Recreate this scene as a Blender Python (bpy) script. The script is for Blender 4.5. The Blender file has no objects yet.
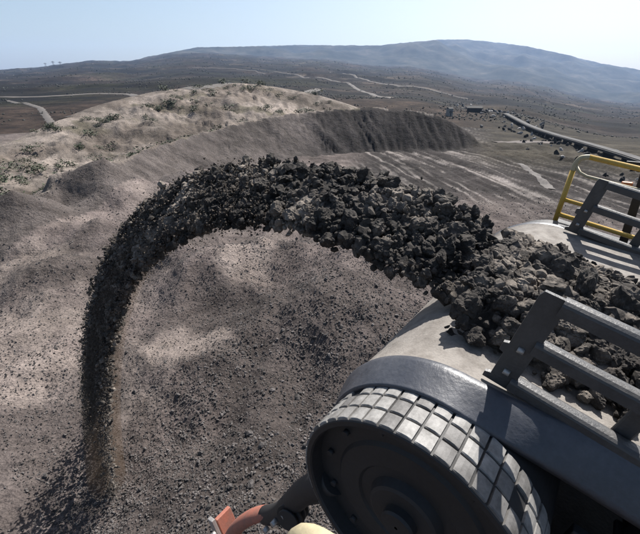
import bpy, bmesh, math, random
import numpy as np
from mathutils import Vector, Matrix

R_ = math.radians
rng = np.random.default_rng(7)
random.seed(7)
S = bpy.context.scene
COL = S.collection

# ------------------------------------------------------------------ camera
CAM_H = 14.5
F_PX, PITCH = 368.0, 0.452
cam_d = bpy.data.cameras.new('camera')
cam_d.sensor_fit = 'HORIZONTAL'
cam_d.sensor_width = 36.0
cam_d.lens = 36.0 * F_PX / 640.0
cam_d.clip_start = 0.05
cam_d.clip_end = 40000.0
cam = bpy.data.objects.new('camera', cam_d)
cam.location = (0, 0, CAM_H)
cam.rotation_euler = (math.pi / 2 - PITCH, 0, 0)
COL.objects.link(cam)
S.camera = cam

# ------------------------------------------------------------------ sky, sun, exposure
SUN_AZ, SUN_EL = R_(35), R_(49)          # azimuth measured from +Y towards +X
world = bpy.data.worlds.new('World')
S.world = world
world.use_nodes = True
wn = world.node_tree.nodes
wl = world.node_tree.links
bg = wn['Background']
sky = wn.new('ShaderNodeTexSky')
sky.sky_type = 'NISHITA'
sky.sun_disc = False
sky.sun_elevation = SUN_EL
sky.sun_rotation = SUN_AZ
sky.altitude = 300
sky.air_density = 1.3
sky.dust_density = 2.9
sky.ozone_density = 1.0
wl.new(sky.outputs[0], bg.inputs[0])
bg.inputs[1].default_value = 0.056
sun_d = bpy.data.lights.new('sun', 'SUN')
sun_d.energy = 5.0
sun_d.angle = R_(0.5)
sun_d.color = (1.0, 0.965, 0.92)
sun = bpy.data.objects.new('sun', sun_d)
to_sun = Vector((math.sin(SUN_AZ) * math.cos(SUN_EL), math.cos(SUN_AZ) * math.cos(SUN_EL), math.sin(SUN_EL)))
sun.rotation_euler = to_sun.to_track_quat('Z', 'Y').to_euler()
sun.location = (30, 30, 60)
COL.objects.link(sun)
S.view_settings.view_transform = 'Standard'
S.view_settings.look = 'None'
S.view_settings.exposure = 1.2
S.view_settings.gamma = 1.0
S.view_settings.use_curve_mapping = False
S.cycles.volume_bounces = 0
S.cycles.max_bounces = 6
S.cycles.use_denoising = True

# ------------------------------------------------------------------ helpers
def new_mat(name):
    m = bpy.data.materials.new(name)
    m.use_nodes = True
    nt = m.node_tree
    return m, nt, nt.nodes['Principled BSDF']

def node(nt, kind, **kw):
    n = nt.nodes.new(kind)
    for k, v in kw.items():
        setattr(n, k, v)
    return n

def noise_node(nt, vec, scale, detail=6, rough=0.6):
    n = node(nt, 'ShaderNodeTexNoise')
    n.inputs['Scale'].default_value = scale
    n.inputs['Detail'].default_value = detail
    n.inputs['Roughness'].default_value = rough
    if vec is not None:
        nt.links.new(vec, n.inputs['Vector'])
    return n

def ramp_node(nt, fac, stops):
    r = node(nt, 'ShaderNodeValToRGB')
    el = r.color_ramp.elements
    while len(el) < len(stops):
        el.new(0.5)
    for e, (p, c) in zip(el, stops):
        e.position = p
        e.color = (*c, 1)
    nt.links.new(fac, r.inputs[0])
    return r

def mix_node(nt, a, b, fac, blend='MIX'):
    m = node(nt, 'ShaderNodeMix', data_type='RGBA', blend_type=blend)
    for val, idx in ((fac, 0), (a, 6), (b, 7)):
        if isinstance(val, (int, float)):
            m.inputs[idx].default_value = val
        elif isinstance(val, tuple):
            m.inputs[idx].default_value = (*val, 1)
        else:
            nt.links.new(val, m.inputs[idx])
    return m.outputs[2]

def painted(name, col, rough=0.5, wear=(0.3, 0.27, 0.25), wear_amt=0.35, scale=9.0, metallic=0.0, bump=0.15, coat=0.0):
    """weathered paint / steel / rubber: base colour broken by dust and scuffs"""
    m, nt, b = new_mat(name)
    tc = node(nt, 'ShaderNodeTexCoord')
    n1 = noise_node(nt, tc.outputs['Object'], scale, 8, 0.65)
    n2 = noise_node(nt, tc.outputs['Object'], scale * 7, 4, 0.6)
    r1 = ramp_node(nt, n1.outputs[0], [(0.42, (0, 0, 0)), (0.75, (1, 1, 1))])
    mm = node(nt, 'ShaderNodeMath', operation='MULTIPLY')
    nt.links.new(r1.outputs[0], mm.inputs[0])
    mm.inputs[1].default_value = wear_amt
    c1 = mix_node(nt, col, wear, mm.outputs[0])
    r2 = ramp_node(nt, n2.outputs[0], [(0.3, (0.75, 0.75, 0.75)), (0.7, (1.15, 1.15, 1.15))])
    c2 = mix_node(nt, c1, r2.outputs[0], 0.6, 'MULTIPLY')
    nt.links.new(c2, b.inputs['Base Color'])
    rr = node(nt, 'ShaderNodeMapRange')
    rr.inputs[3].default_value = max(0.05, rough - 0.12)
    rr.inputs[4].default_value = min(1.0, rough + 0.2)
    nt.links.new(n1.outputs[0], rr.inputs[0])
    nt.links.new(rr.outputs[0], b.inputs['Roughness'])
    b.inputs['Metallic'].default_value = metallic
    b.inputs['Coat Weight'].default_value = coat
    bp = node(nt, 'ShaderNodeBump')
    bp.inputs['Strength'].default_value = bump
    bp.inputs['Distance'].default_value = 0.01
    nt.links.new(n2.outputs[0], bp.inputs['Height'])
    nt.links.new(bp.outputs[0], b.inputs['Normal'])
    return m

def mesh_obj(name, verts, faces, mats=None, parent=None, smooth=False, midx=None):
    me = bpy.data.meshes.new(name)
    me.from_pydata([tuple(v) for v in verts], [], [tuple(f) for f in faces])
    if midx is not None:
        me.polygons.foreach_set('material_index', midx)
    if smooth:
        me.polygons.foreach_set('use_smooth', [True] * len(me.polygons))
    for m in (mats if isinstance(mats, (list, tuple)) else [mats]):
        if m:
            me.materials.append(m)
    me.update()
    o = bpy.data.objects.new(name, me)
    COL.objects.link(o)
    if parent:
        o.parent = parent
    return o

def np_mesh(name, V, Fc, mat, parent=None, smooth=False):
    """fast mesh from numpy arrays; Fc is (n,3) or (n,4)"""
    me = bpy.data.meshes.new(name)
    k = Fc.shape[1]
    me.vertices.add(len(V))
    me.vertices.foreach_set('co', np.ascontiguousarray(V, dtype=np.float32).ravel())
    me.loops.add(Fc.size)
    me.loops.foreach_set('vertex_index', np.ascontiguousarray(Fc, dtype=np.int32).ravel())
    me.polygons.add(len(Fc))
    me.polygons.foreach_set('loop_start', np.arange(0, Fc.size, k, dtype=np.int32))
    me.polygons.foreach_set('loop_total', np.full(len(Fc), k, dtype=np.int32))
    me.polygons.foreach_set('use_smooth', np.full(len(Fc), smooth))
    me.update(calc_edges=True)
    if mat:
        me.materials.append(mat)
    o = bpy.data.objects.new(name, me)
    COL.objects.link(o)
    if parent:
        o.parent = parent
    return o

def tag(o, label=None, cat=None, group=None, kind=None):
    if label: o['label'] = label
    if cat: o['category'] = cat
    if group: o['group'] = group
    if kind: o['kind'] = kind
    return o

def empty(name, loc=(0, 0, 0)):
    o = bpy.data.objects.new(name, None)
    o.location = loc
    COL.objects.link(o)
    return o

# ---- gradient noise in numpy
def _h(ix, iy, seed):
    n = (ix.astype(np.int64) * 374761393 + iy.astype(np.int64) * 668265263 + seed * 1442695041) & 0xFFFFFFFF
    n = ((n ^ (n >> 13)) * 1274126177) & 0xFFFFFFFF
    return ((n ^ (n >> 16)) & 0xFFFF) / 65535.0

def noise(x, y, seed=0):
    ix, iy = np.floor(x), np.floor(y)
    fx, fy = x - ix, y - iy
    ux, uy = fx * fx * fx * (fx * (fx * 6 - 15) + 10), fy * fy * fy * (fy * (fy * 6 - 15) + 10)
    def g(dx, dy):
        a = _h(ix + dx, iy + dy, seed) * 2 * np.pi
        return np.cos(a) * (fx - dx) + np.sin(a) * (fy - dy)
    a = g(0, 0) + ux * (g(1, 0) - g(0, 0))
    b = g(0, 1) + ux * (g(1, 1) - g(0, 1))
    return (a + uy * (b - a)) * 1.45

def fbm(x, y, octs=4, seed=0, gain=0.5, lac=2.03):
    v, amp = 0.0, 1.0
    for i in range(octs):
        v = v + amp * noise(x, y, seed + i * 17)
        x, y, amp = x * lac + 3.7, y * lac - 1.9, amp * gain
    return v

def sst(a, b, x):
    t = np.clip((x - a) / (b - a), 0, 1)
    return t * t * (3 - 2 * t)

def polar(az_deg, r):
    a = np.radians(az_deg)
    return np.sin(a) * r, np.cos(a) * r

# ------------------------------------------------------------------ terrain
# broad lie of the land: height angle seen from the dump edge, by bearing and range
T_AZ = np.array([-180, -75, -38, -27, -16, -3, 11, 23, 38, 75, 180.])
T_R = np.log(np.array([0.5, 120, 150, 250, 400, 700, 1200, 3200.]))
def _z(el, r): return CAM_H + r * math.tan(math.radians(el))
_el = {
    -180: [-4.0, -3.0, -2.5, -2.0, -1.5], -75: [-2.6, -1.2, -0.4, 0.2, 1.0],
    -38: [-2.6, -0.9, -0.1, 0.7, 1.75], -27: [-2.0, -0.4, 0.5, 1.5, 2.9], -16: [-1.6, 0.2, 1.2, 2.4, 4.1],
    -3: [-1.6, -0.1, 1.1, 2.2, 3.6], 11: [-1.8, -0.5, 0.5, 1.3, 2.5], 23: [-3.0, -2.1, -1.3, -0.5, 0.9],
    38: [-5.2, -4.2, -3.2, -2.5, -1.6], 75: [-6, -5, -4, -3, -2.4], 180: [-4.0, -3.0, -2.5, -2.0, -1.5]}
T_Z = np.array([[0, 0, -1.0] + [_z(e, r) for e, r in zip(_el[int(a)], (250, 400, 700, 1200, 3200))] for a in T_AZ])

def table(az, lr):
    i = np.clip(np.searchsorted(T_AZ, az) - 1, 0, len(T_AZ) - 2)
    j = np.clip(np.searchsorted(T_R, lr) - 1, 0, len(T_R) - 2)
    fa = np.clip((az - T_AZ[i]) / (T_AZ[i + 1] - T_AZ[i]), 0, 1)
    fa = fa * fa * (3 - 2 * fa)
    fr = np.clip((np.exp(lr) - np.exp(T_R[j])) / (np.exp(T_R[j + 1]) - np.exp(T_R[j])), 0, 1)
    return ((T_Z[i, j] * (1 - fa) + T_Z[i + 1, j] * fa) * (1 - fr) + (T_Z[i, j + 1] * (1 - fa) + T_Z[i + 1, j + 1] * fa) * fr)

def polyline(rows):
    """rows of bearing, range, height -> resampled x, y, z, length"""
    rows = np.array(rows, float)
    x, y = polar(rows[:, 0], rows[:, 1])
    L = np.concatenate([[0], np.cumsum(np.hypot(np.diff(x), np.diff(y)))])
    q = np.linspace(0, L[-1], 180)
    k = np.ones(9) / 9
    def sm(v):
        v = np.interp(q, L, v)
        return np.convolve(np.pad(v, 4, mode='edge'), k, 'valid')
    return sm(x), sm(y), sm(rows[:, 2]), q

RIDGE = polyline([(-75, 40, 2.5), (-55, 44, 3.0), (-42, 50, 3.4), (-34, 58, 4.0), (-25, 70, 5.4), (-17, 84, 6.6), (-9, 96, 8.0),
                  (-3, 104, 9.1), (4, 110, 10.0), (10, 112, 10.0), (16, 113, 8.6), (20.5, 114, 5.2), (24, 114, -1.0)])
HILL = polyline([(-75, 95, 1), (-50, 104, 1.5), (-39, 112, 3.0), (-33, 126, 7.0), (-28.6, 138, 10.2), (-22, 152, 13.6), (-12, 166, 16.6),
                 (-7, 166, 15.4), (-1, 162, 12.6), (4, 160, 9), (9, 160, 4), (13, 160, -2)])

def near_line(x, y, line):
    px, py, pz, pl = line
    D = np.empty(len(x)); Z = np.empty(len(x)); L = np.empty(len(x)); SG = np.empty(len(x))
    nx, ny = np.gradient(py), -np.gradient(px)
    for k in range(0, len(x), 20000):
        xs, ys = x[k:k + 20000, None], y[k:k + 20000, None]
        d2 = (xs - px) ** 2 + (ys - py) ** 2
        i = d2.argmin(1)
        D[k:k + 20000] = np.sqrt(d2[np.arange(len(i)), i])
        wt = ((d2.min(1)[:, None] + 9) / (d2 + 9)) ** 4
        Z[k:k + 20000] = (wt * pz).sum(1) / wt.sum(1)
        # finer position along the line
        tx, ty = -ny[i], nx[i]
        tl = np.hypot(tx, ty) + 1e-9
        off = ((xs[:, 0] - px[i]) * tx + (ys[:, 0] - py[i]) * ty) / tl
        L[k:k + 20000] = pl[i] + off
        SG[k:k + 20000] = np.sign((xs[:, 0] ** 2 + ys[:, 0] ** 2) - (px[i] ** 2 + py[i] ** 2))
    return D, Z, L, SG

CONES = [(-28, 49, 6.4, 7.6), (-31, 37, 5.4, 8.0), (-22, 35, 2.2, 5), (-22, 60, 2.0, 8), (-14, 62, 1.6, 9), (-9.0, 28.5, 1.9, 3.8), (-5.4, 30.5, 1.8, 4.4), (-11.4, 26.5, 1.3, 3.2), (-7.0, 25.5, 1.0, 3.0), (-2.0, 31, 1.5, 4.2), (-13, 31, 1.4, 4), (1.5, 27, 1.2, 4), (-21, 26, 1.2, 4.5), (-34, 47, 3.2, 6), (-20, 50, 2.4, 6), (-24, 43, 1.8, 5),
         (-17, 33, 1.2, 6), (-24, 30, 1.0, 7), (4, 33, 2.0, 8), (10, 45, 2.2, 12),
         (0, 55, 2.2, 11), (-3.0, 22, 1.1, 5), (3, 20, 1.3, 6), (-19, 19, .8, 6), (14, 30, 1.8, 9)]

def height(x, y):
    r = np.hypot(x, y) + 1e-6
    az = np.degrees(np.arctan2(x, y))
    z = table(az, np.log(r))
    dump = 1 - sst(110, 150, r)                 # freshly tipped floor
    # tipped floor: lumps, spurs, cones
    wx, wy = x + 1.6 * noise(x / 7, y / 7, 3), y + 1.6 * noise(x / 7, y / 7, 4)
    n = 0.75 * fbm(wx / 13, wy / 13, 3, 11) + 0.42 * (1 - 2 * np.abs(noise(wx / 5.5, wy / 9, 21))) * sst(8, 16, r)
    n = n + 0.16 * fbm(wx / 2.2, wy / 2.2, 3, 31) + 0.055 * fbm(wx / .6, wy / .6, 2, 41) * (1 - sst(40, 70, r))
    for cx, cy, h, rad in CONES:
        d = np.hypot(wx * .3 + x * .7 - cx, wy * .3 + y * .7 - cy)
        n = n + h * np.clip(1 - d / rad, 0, 1) ** 1.12
    # low spur running down from the right
    sx, sy = (x - 1.5) * .55 + (y - 24) * .83, -(x - 1.5) * .83 + (y - 24) * .55
    n = n + 1.5 * np.exp(-(sy / 3.0) ** 2) * sst(-14, -2, sx) * (1 - sst(8, 22, sx))
    n = n - 2.2 * np.exp(-((x + 9.6) ** 2 + (y - 9.6) ** 2) / 22.0)
    # gully washed down towards the foot of the boom
    gx = -1.2 + .10 * (y - 12) + .5 * noise(y / 3, y * 0, 77)
    n = n - .45 * np.exp(-((x - gx) / 1.1) ** 2) * sst(8.5, 10.5, y) * sst(24, 17, y)
    gx2 = -4.6 + .25 * (y - 14) + .6 * noise(y / 3.5, y * 0, 78)
    n = n - .6 * np.exp(-((x - gx2) / .9) ** 2) * sst(11, 13, y) * sst(25, 19, y)
    # dozer furrows right of the ridge
    fu = (x - 20) * .988 + (y - 110) * .155 + .004 * (y - 80) ** 2 * .25
    furr = sst(3, 12, az) * sst(48, 66, r) * (1 - sst(104, 112, r))
    n = n * (1 - .65 * furr) + furr * (0.8 * np.abs(noise(fu / 2.4 + .15 * noise(x / 30, y / 30, 8), y / 120, 51)) + .5 * np.abs(noise(fu / 1.05, y / 70, 52)))
    z = z + dump * n
    # ridge of tipped overburden with rills down its face
    near = (r < 230) & (np.abs(az) < 90)
    D, Z, L, SG = near_line(x[near], y[near], RIDGE)
    xs, ys = x[near], y[near]
    rill = 0.8 * np.abs(noise((L - .5 * D) / 2.3 + .25 * noise(D / 5, L / 5, 66), D / 40, 61)) + 0.4 * np.abs(noise((L - .45 * D) / .9 + .6 * noise(D / 2, L / 2, 67), D / 9, 62)) + .5 * noise(L / 9, D / 30, 63)
    crest = Z + .5 * noise(L / 6, L * 0, 64) + .25 * noise(L / 1.7, L * 0, 65)
    face = crest - 0.70 * np.sqrt(D * D + .25) - rill * sst(0.1, 2.5, D) * 1.25
    back = crest - 0.55 * np.sqrt(D * D + .25)
    rz = np.where(SG < 0, face, np.maximum(back, -50))
    D2, Z2, L2, SG2 = near_line(xs, ys, HILL)
    ww = 1.2 * fbm(xs / 18, ys / 18, 5, 71, .55) + 1.8 * np.abs(noise(L2 / 11, D2 / 40, 72)) + .6 * fbm(xs / 3, ys / 3, 3, 73) + .8 * np.abs(noise(L2 / 4, D2 / 20, 74))
    front = Z2 - 0.145 * (np.sqrt(D2 * D2 + 9) - 3) + (ww - .6) * sst(0, 12, D2)
    backs = Z2 - 0.42 * (np.sqrt(D2 * D2 + 4) - 2) + (.4 * ww - .6) * sst(0, 12, D2)
    hz = np.where(SG2 < 0, front, backs)
    zz = z[near]
    k = 0.5
    hz = np.where((SG < 0), -99, hz)            # the pale hill lies behind the ridge
    z1 = np.maximum(zz, np.maximum(rz, hz))
    z = z.copy()
    z[near] = z1
    # country beyond: low hills, benches, gullies
    far = sst(170, 420, r)
    amp = np.clip(r * .0042, 0, 11)
    n2 = fbm(x / 210, y / 210, 5, 81, .55) * amp + .4 * amp * (1 - 2 * np.abs(noise(x / 90, y / 90, 85)))
    bench = 4.5 * (sst(-.08, .08, noise(x / 420, y / 300, 91)) - .5) + 3.0 * (sst(-.06, .06, noise(x / 260, y / 200, 92)) - .5)
    z = z + far * (n2 * (1 - .35 * sst(2600, 3200, r)) + bench)
    return z

def zone(x, y, z):
    """ground colour by zone, with light and shade painted on furrows and ridge"""
    r = np.hypot(x, y) + 1e-6
    az = np.degrees(np.arctan2(x, y))
    N = len(x)
    c = np.zeros((N, 3))
    c[:] = (.222, .188, .178)
    big = fbm(x / 9, y / 9, 4, 101)
    c *= (1 + .16 * np.clip(big, -1, 1))[:, None]
    # patches of paler dust and of darker, clayey clods
    pale = sst(.25, .7, fbm(x / 6.5, y / 6.5, 3, 103)) * .7
    c = c * (1 - pale[:, None]) + np.array((.335, .288, .266)) * pale[:, None]
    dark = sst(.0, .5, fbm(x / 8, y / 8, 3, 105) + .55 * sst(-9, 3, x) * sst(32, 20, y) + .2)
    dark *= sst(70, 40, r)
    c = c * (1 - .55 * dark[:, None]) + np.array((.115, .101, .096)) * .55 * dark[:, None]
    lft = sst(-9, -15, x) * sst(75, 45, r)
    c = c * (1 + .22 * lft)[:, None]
    pale = np.zeros(N)
    for px, py, pr in [(-9.3, 18.6, 2.6), (-6.9, 18.9, 1.7), (-19.5, 19.5, 4.5), (-31, 38, 5), (-28, 49, 4), (-16.5, 16, 2.5), (-6.5, 29, 3), (-25, 28, 4)]:
        pale = np.maximum(pale, sst(1.3, .5, np.hypot(x - px, y - py) / pr + .5 * fbm(x / 2, y / 2, 3, 104)))
    c = c * (1 - pale[:, None]) + np.array((.38, .325, .298)) * pale[:, None]
    # furrowed stretch: pale streaks, with lit crests over a dark base painted in
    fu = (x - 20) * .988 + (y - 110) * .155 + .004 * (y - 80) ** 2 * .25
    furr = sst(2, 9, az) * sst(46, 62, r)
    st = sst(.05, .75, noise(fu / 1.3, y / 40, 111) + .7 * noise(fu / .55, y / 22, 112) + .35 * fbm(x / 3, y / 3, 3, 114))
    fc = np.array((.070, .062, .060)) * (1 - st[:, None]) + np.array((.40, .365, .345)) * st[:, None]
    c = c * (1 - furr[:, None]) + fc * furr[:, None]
    near = (r < 260) & (np.abs(az) < 90)
    D, Z, L, SG = near_line(x[near], y[near], RIDGE)
    D2, Z2, L2, SG2 = near_line(x[near], y[near], HILL)
    xs, ys, azn, rn = x[near], y[near], az[near], r[near]
    cn = c[near]
    # ridge face: paler left part, backlit shade painted dark on the right, streaked down the slope
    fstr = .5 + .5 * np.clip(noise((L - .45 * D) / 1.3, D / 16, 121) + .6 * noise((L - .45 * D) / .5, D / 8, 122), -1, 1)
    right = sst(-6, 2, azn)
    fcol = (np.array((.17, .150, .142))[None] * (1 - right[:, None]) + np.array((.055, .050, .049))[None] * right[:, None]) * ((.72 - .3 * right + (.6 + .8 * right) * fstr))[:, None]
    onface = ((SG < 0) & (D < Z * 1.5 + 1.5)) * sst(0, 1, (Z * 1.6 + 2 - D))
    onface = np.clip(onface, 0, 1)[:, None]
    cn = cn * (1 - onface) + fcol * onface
    # the pale hill behind
    hb = (SG > 0) & (D2 < 75)
    hp = np.where(SG2 < 0, 1, sst(45, 18, D2))
    col = np.array((.385, .335, .298))[None] * (1 + .22 * np.clip(fbm(xs / 10, ys / 10, 4, 131), -1, 1))[:, None]
    veg = sst(.28, .6, fbm(xs / 17, ys / 9, 4, 133))
    col = col * (1 - .55 * veg[:, None]) + np.array((.10, .098, .05)) * .55 * veg[:, None]
    strk = sst(.1, .7, noise(L2 / 3.5 + .5 * noise(xs / 8, ys / 8, 137), D2 / 30, 136) + .5 * noise(L2 / 1.4, D2 / 14, 138))
    col = col * (1 - .45 * strk[:, None])
    dirt = sst(-.05, .45, fbm(xs / 22, ys / 22, 4, 135))
    col = col * (1 - .7 * dirt[:, None]) + np.array((.17, .142, .12)) * .7 * dirt[:, None]
    hp = hp * sst(12, 5, azn + 4 * noise(xs / 15, ys / 15, 139))
    cr = np.clip(hb * hp, 0, 1)[:, None]
    cn = cn * (1 - cr) + col * cr
    far0 = sst(150, 200, rn)[:, None] * (1 - cr)
    fsc = np.array((.088, .064, .050))
    rest = ((SG > 0) & (~hb))[:, None] | (far0 > .5)
    right2 = sst(19, 26, azn)[:, None] * sst(75, 100, rn)[:, None]
    cn = np.where(rest, fsc[None] * (1 + .5 * np.clip(fbm(xs / 12, ys / 12, 4, 141), -1, 1))[:, None], cn)
    cn = cn * (1 - right2) + (np.array((.085, .075, .058))[None] * (1 + .5 * np.clip(fbm(xs / 12, ys / 12, 4, 142), -1, 1))[:, None]) * right2
    dk = sst(120, 200, rn)[:, None] * (1 - cr)
    cn = cn * (1 - .3 * dk)
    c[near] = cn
    f = r >= 260
    xf, yf, rf = x[f], y[f], r[f]
    a = fbm(xf / 180, yf / 180, 5, 151, .6)
    b = fbm(xf / 60, yf / 60, 4, 161, .6)
    s = sst(-.5, .6, a)[:, None]
    g = sst(.0, .6, fbm(xf / 300, yf / 160, 4, 171))[:, None]
    cf = np.array((.017, .016, .014)) * (1 - s) + np.array((.062, .047, .039)) * s
    cf = cf * (1 - .6 * g) + np.array((.048, .052, .029)) * .6 * g
    cf = cf * (1 + .8 * np.clip(b, -1, 1))[:, None]
    baresoil = sst(.52, .72, fbm(xf / 110, yf / 70, 4, 181))[:, None]
    cf = cf * (1 - baresoil * .7) + np.array((.20, .165, .135)) * .7 * baresoil
    lay = fbm(xf / 260, yf / 42, 4, 191, .6)
    cf = cf * (.72 + .5 * np.clip(lay, -.9, .9))[:, None]
    c[f] = cf
    return np.clip(c * .44, 0.005, .6)

def build_terrain():
    rr = np.exp(np.arange(math.log(3.0), math.log(3300.0), .0112))
    az = np.concatenate([np.linspace(-180, -62, 26)[:-1], np.linspace(-62, -48, 24)[:-1], np.arange(-48, 48, .165), np.linspace(48, 62, 24), np.linspace(62, 180, 26)[1:]])
    RR, AZ = np.meshgrid(rr, az, indexing='ij')
    x, y = polar(AZ.ravel(), RR.ravel())
    z = height(x, y)
    col = zone(x, y, z)
    nr, na = RR.shape
    V = np.stack([x, y, z], 1)
    i = np.arange(nr - 1)[:, None] * na
    j = np.arange(na - 1)[None]
    q = (i + j)
    Fc = np.stack([q, q + 1, q + na + 1, q + na], -1).reshape(-1, 4)[:, ::-1]
    o = np_mesh('ground', V, Fc, None, smooth=True)
    ca = o.data.color_attributes.new('soil', 'FLOAT_COLOR', 'POINT')
    ca.data.foreach_set('color', np.concatenate([col, np.ones((len(col), 1))], 1).astype(np.float32).ravel())
    tag(o, 'tipped grey overburden floor with ridges, pale hill and scrub plain behind', kind='structure')
    Zg = z.reshape(nr, na)
    lr = np.log(rr)
    def gz(px, py):
        px, py = np.atleast_1d(np.asarray(px, float)), np.atleast_1d(np.asarray(py, float))
        l = np.log(np.hypot(px, py)); a = np.degrees(np.arctan2(px, py))
        ii = np.clip(np.searchsorted(lr, l) - 1, 0, nr - 2); jj = np.clip(np.searchsorted(az, a) - 1, 0, na - 2)
        fl = np.clip((np.exp(l) - rr[ii]) / (rr[ii + 1] - rr[ii]), 0, 1); fa = np.clip((a - az[jj]) / (az[jj + 1] - az[jj]), 0, 1)
        return (Zg[ii, jj] * (1 - fa) + Zg[ii, jj + 1] * fa) * (1 - fl) + (Zg[ii + 1, jj] * (1 - fa) + Zg[ii + 1, jj + 1] * fa) * fl
    return o, gz

def soil_material():
    m, nt, b = new_mat('soil')
    at = node(nt, 'ShaderNodeAttribute', attribute_name='soil')
    geo = node(nt, 'ShaderNodeNewGeometry')
    n1 = noise_node(nt, geo.outputs['Position'], 7.0, 8, .7)
    n2 = noise_node(nt, geo.outputs['Position'], 0.6, 8, .7)
    n3 = noise_node(nt, geo.outputs['Position'], 0.05, 8, .75)
    r1 = ramp_node(nt, n1.outputs[0], [(.3, (.55, .55, .56)), (.72, (1.5, 1.48, 1.45))])
    r2 = ramp_node(nt, n2.outputs[0], [(.3, (.72, .71, .70)), (.7, (1.3, 1.3, 1.3))])
    r3 = ramp_node(nt, n3.outputs[0], [(.36, (.42, .42, .40)), (.64, (1.55, 1.52, 1.5))])
    c = mix_node(nt, at.outputs['Color'], r1.outputs[0], 1.0, 'MULTIPLY')
    c = mix_node(nt, c, r2.outputs[0], .8, 'MULTIPLY')
    c = mix_node(nt, c, r3.outputs[0], .75, 'MULTIPLY')
    n4 = noise_node(nt, geo.outputs['Position'], 0.22, 6, .75)
    r4 = ramp_node(nt, n4.outputs[0], [(.40, (.40, .40, .40)), (.62, (1.5, 1.48, 1.45))])
    ln = node(nt, 'ShaderNodeVectorMath', operation='LENGTH')
    nt.links.new(geo.outputs['Position'], ln.inputs[0])
    mr = node(nt, 'ShaderNodeMapRange')
    mr.inputs[1].default_value = 110; mr.inputs[2].default_value = 260; mr.inputs[4].default_value = .85
    nt.links.new(ln.outputs['Value'], mr.inputs[0])
    c = mix_node(nt, c, r4.outputs[0], mr.outputs[0], 'MULTIPLY')
    nt.links.new(c, b.inputs['Base Color'])
    b.inputs['Roughness'].default_value = 1.0
    b.inputs['Specular IOR Level'].default_value = 0.1
    bp = node(nt, 'ShaderNodeBump')
    bp.inputs['Strength'].default_value = .8
    bp.inputs['Distance'].default_value = .13
    nt.links.new(n1.outputs[0], bp.inputs['Height'])
    bp2 = node(nt, 'ShaderNodeBump')
    bp2.inputs['Strength'].default_value = .6
    bp2.inputs['Distance'].default_value = .5
    nt.links.new(n2.outputs[0], bp2.inputs['Height'])
    nt.links.new(bp2.outputs[0], bp.inputs['Normal'])
    bp3 = node(nt, 'ShaderNodeBump')
    bp3.inputs['Strength'].default_value = .5
    bp3.inputs['Distance'].default_value = 5.0
    nt.links.new(n3.outputs[0], bp3.inputs['Height'])
    nt.links.new(bp3.outputs[0], bp2.inputs['Normal'])
    nt.links.new(bp.outputs[0], b.inputs['Normal'])
    return m

SOIL = soil_material()
ground, gz = build_terrain()
ground.data.materials.append(SOIL)

def at(px, py):
    """where the line of sight towards a bearing meets the ground"""
    c, s = math.cos(PITCH), math.sin(PITCH)
    d = np.array([px - 320, F_PX * c - (py - 267) * s, -F_PX * s - (py - 267) * c])
    d /= np.linalg.norm(d)
    q = np.exp(np.linspace(math.log(8), math.log(3200), 3000))
    P = d[None] * q[:, None] + np.array([[0, 0, CAM_H]])
    below = P[:, 2] < gz(P[:, 0], P[:, 1])
    k = int(np.argmax(below)) if below.any() else len(q) - 1
    return Vector((P[k, 0], P[k, 1], float(gz(P[k, 0], P[k, 1])[0])))

# ---- mountains on the skyline
def build_mountains():
    m_az = np.array([-180, -60, -40, -34, -28, -22, -16, -10, -3, 3, 8, 11, 15.7, 19, 23, 26, 29.5, 33.5, 37.5, 43, 60, 180.])
    m_el = np.array([-1.5, -.6, .6, 1.2, 2.0, 3.6, 4.75, 4.95, 5.2, 5.15, 5.1, 5.35, 5.6, 5.5, 5.0, 4.5, 3.7, 2.6, 1.8, .9, -.4, -1.5])
    az = np.concatenate([np.linspace(-180, -50, 20)[:-1], np.arange(-50, 50, .2), np.linspace(50, 180, 20)])
    rr = np.linspace(3050, 9500, 100)
    RR, AZ = np.meshgrid(rr, az, indexing='ij')
    a, r = AZ.ravel(), RR.ravel()
    x, y = polar(a, r)
    zc = CAM_H + 7600 * np.tan(np.radians(np.interp(a, m_az, m_el)))
    z0 = table(a, np.full_like(a, math.log(3100))) - 45
    u = np.clip((r - 3050) / (7600 - 3050), 0, 1)
    rough = fbm(x / 1400, y / 1400, 5, 201, .55)
    rid = 1 - np.abs(noise(x / 900 + rough * .3, y / 900, 211)) * 2
    z = z0 + (zc - z0) * (u ** .85) + (rough * 110 + rid * 60) * sst(0, .25, u) * (1 - .80 * sst(.80, 1, u))
    lim = CAM_H + r * np.tan(np.radians(np.interp(a, m_az, m_el) + .05 * noise(a / 1.2, a * 0, 221) + .04 * noise(a / .4, a * 0, 222)))
    z = np.minimum(z, lim)
    z -= sst(7600, 9500, r) * 500
    nr, na = RR.shape
    q = (np.arange(nr - 1)[:, None] * na + np.arange(na - 1)[None])
    Fc = np.stack([q, q + 1, q + na + 1, q + na], -1).reshape(-1, 4)[:, ::-1]
    m, nt, b = new_mat('mountain')
    geo = node(nt, 'ShaderNodeNewGeometry')
    n = noise_node(nt, geo.outputs['Position'], .006, 10, .7)
    rp = ramp_node(nt, n.outputs[0], [(.42, (0.015, 0.018, 0.015)), (.55, (0.0375, 0.0375, 0.03)), (.72, (0.085, 0.0775, 0.065))])
    nt.links.new(rp.outputs[0], b.inputs['Base Color'])
    b.inputs['Roughness'].default_value = 1
    b.inputs['Specular IOR Level'].default_value = .05
    o = np_mesh('mountains', np.stack([x, y, z], 1), Fc, m, smooth=True)
    tag(o, 'blue hazy mountain range along the skyline', kind='structure')
build_mountains()

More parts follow.
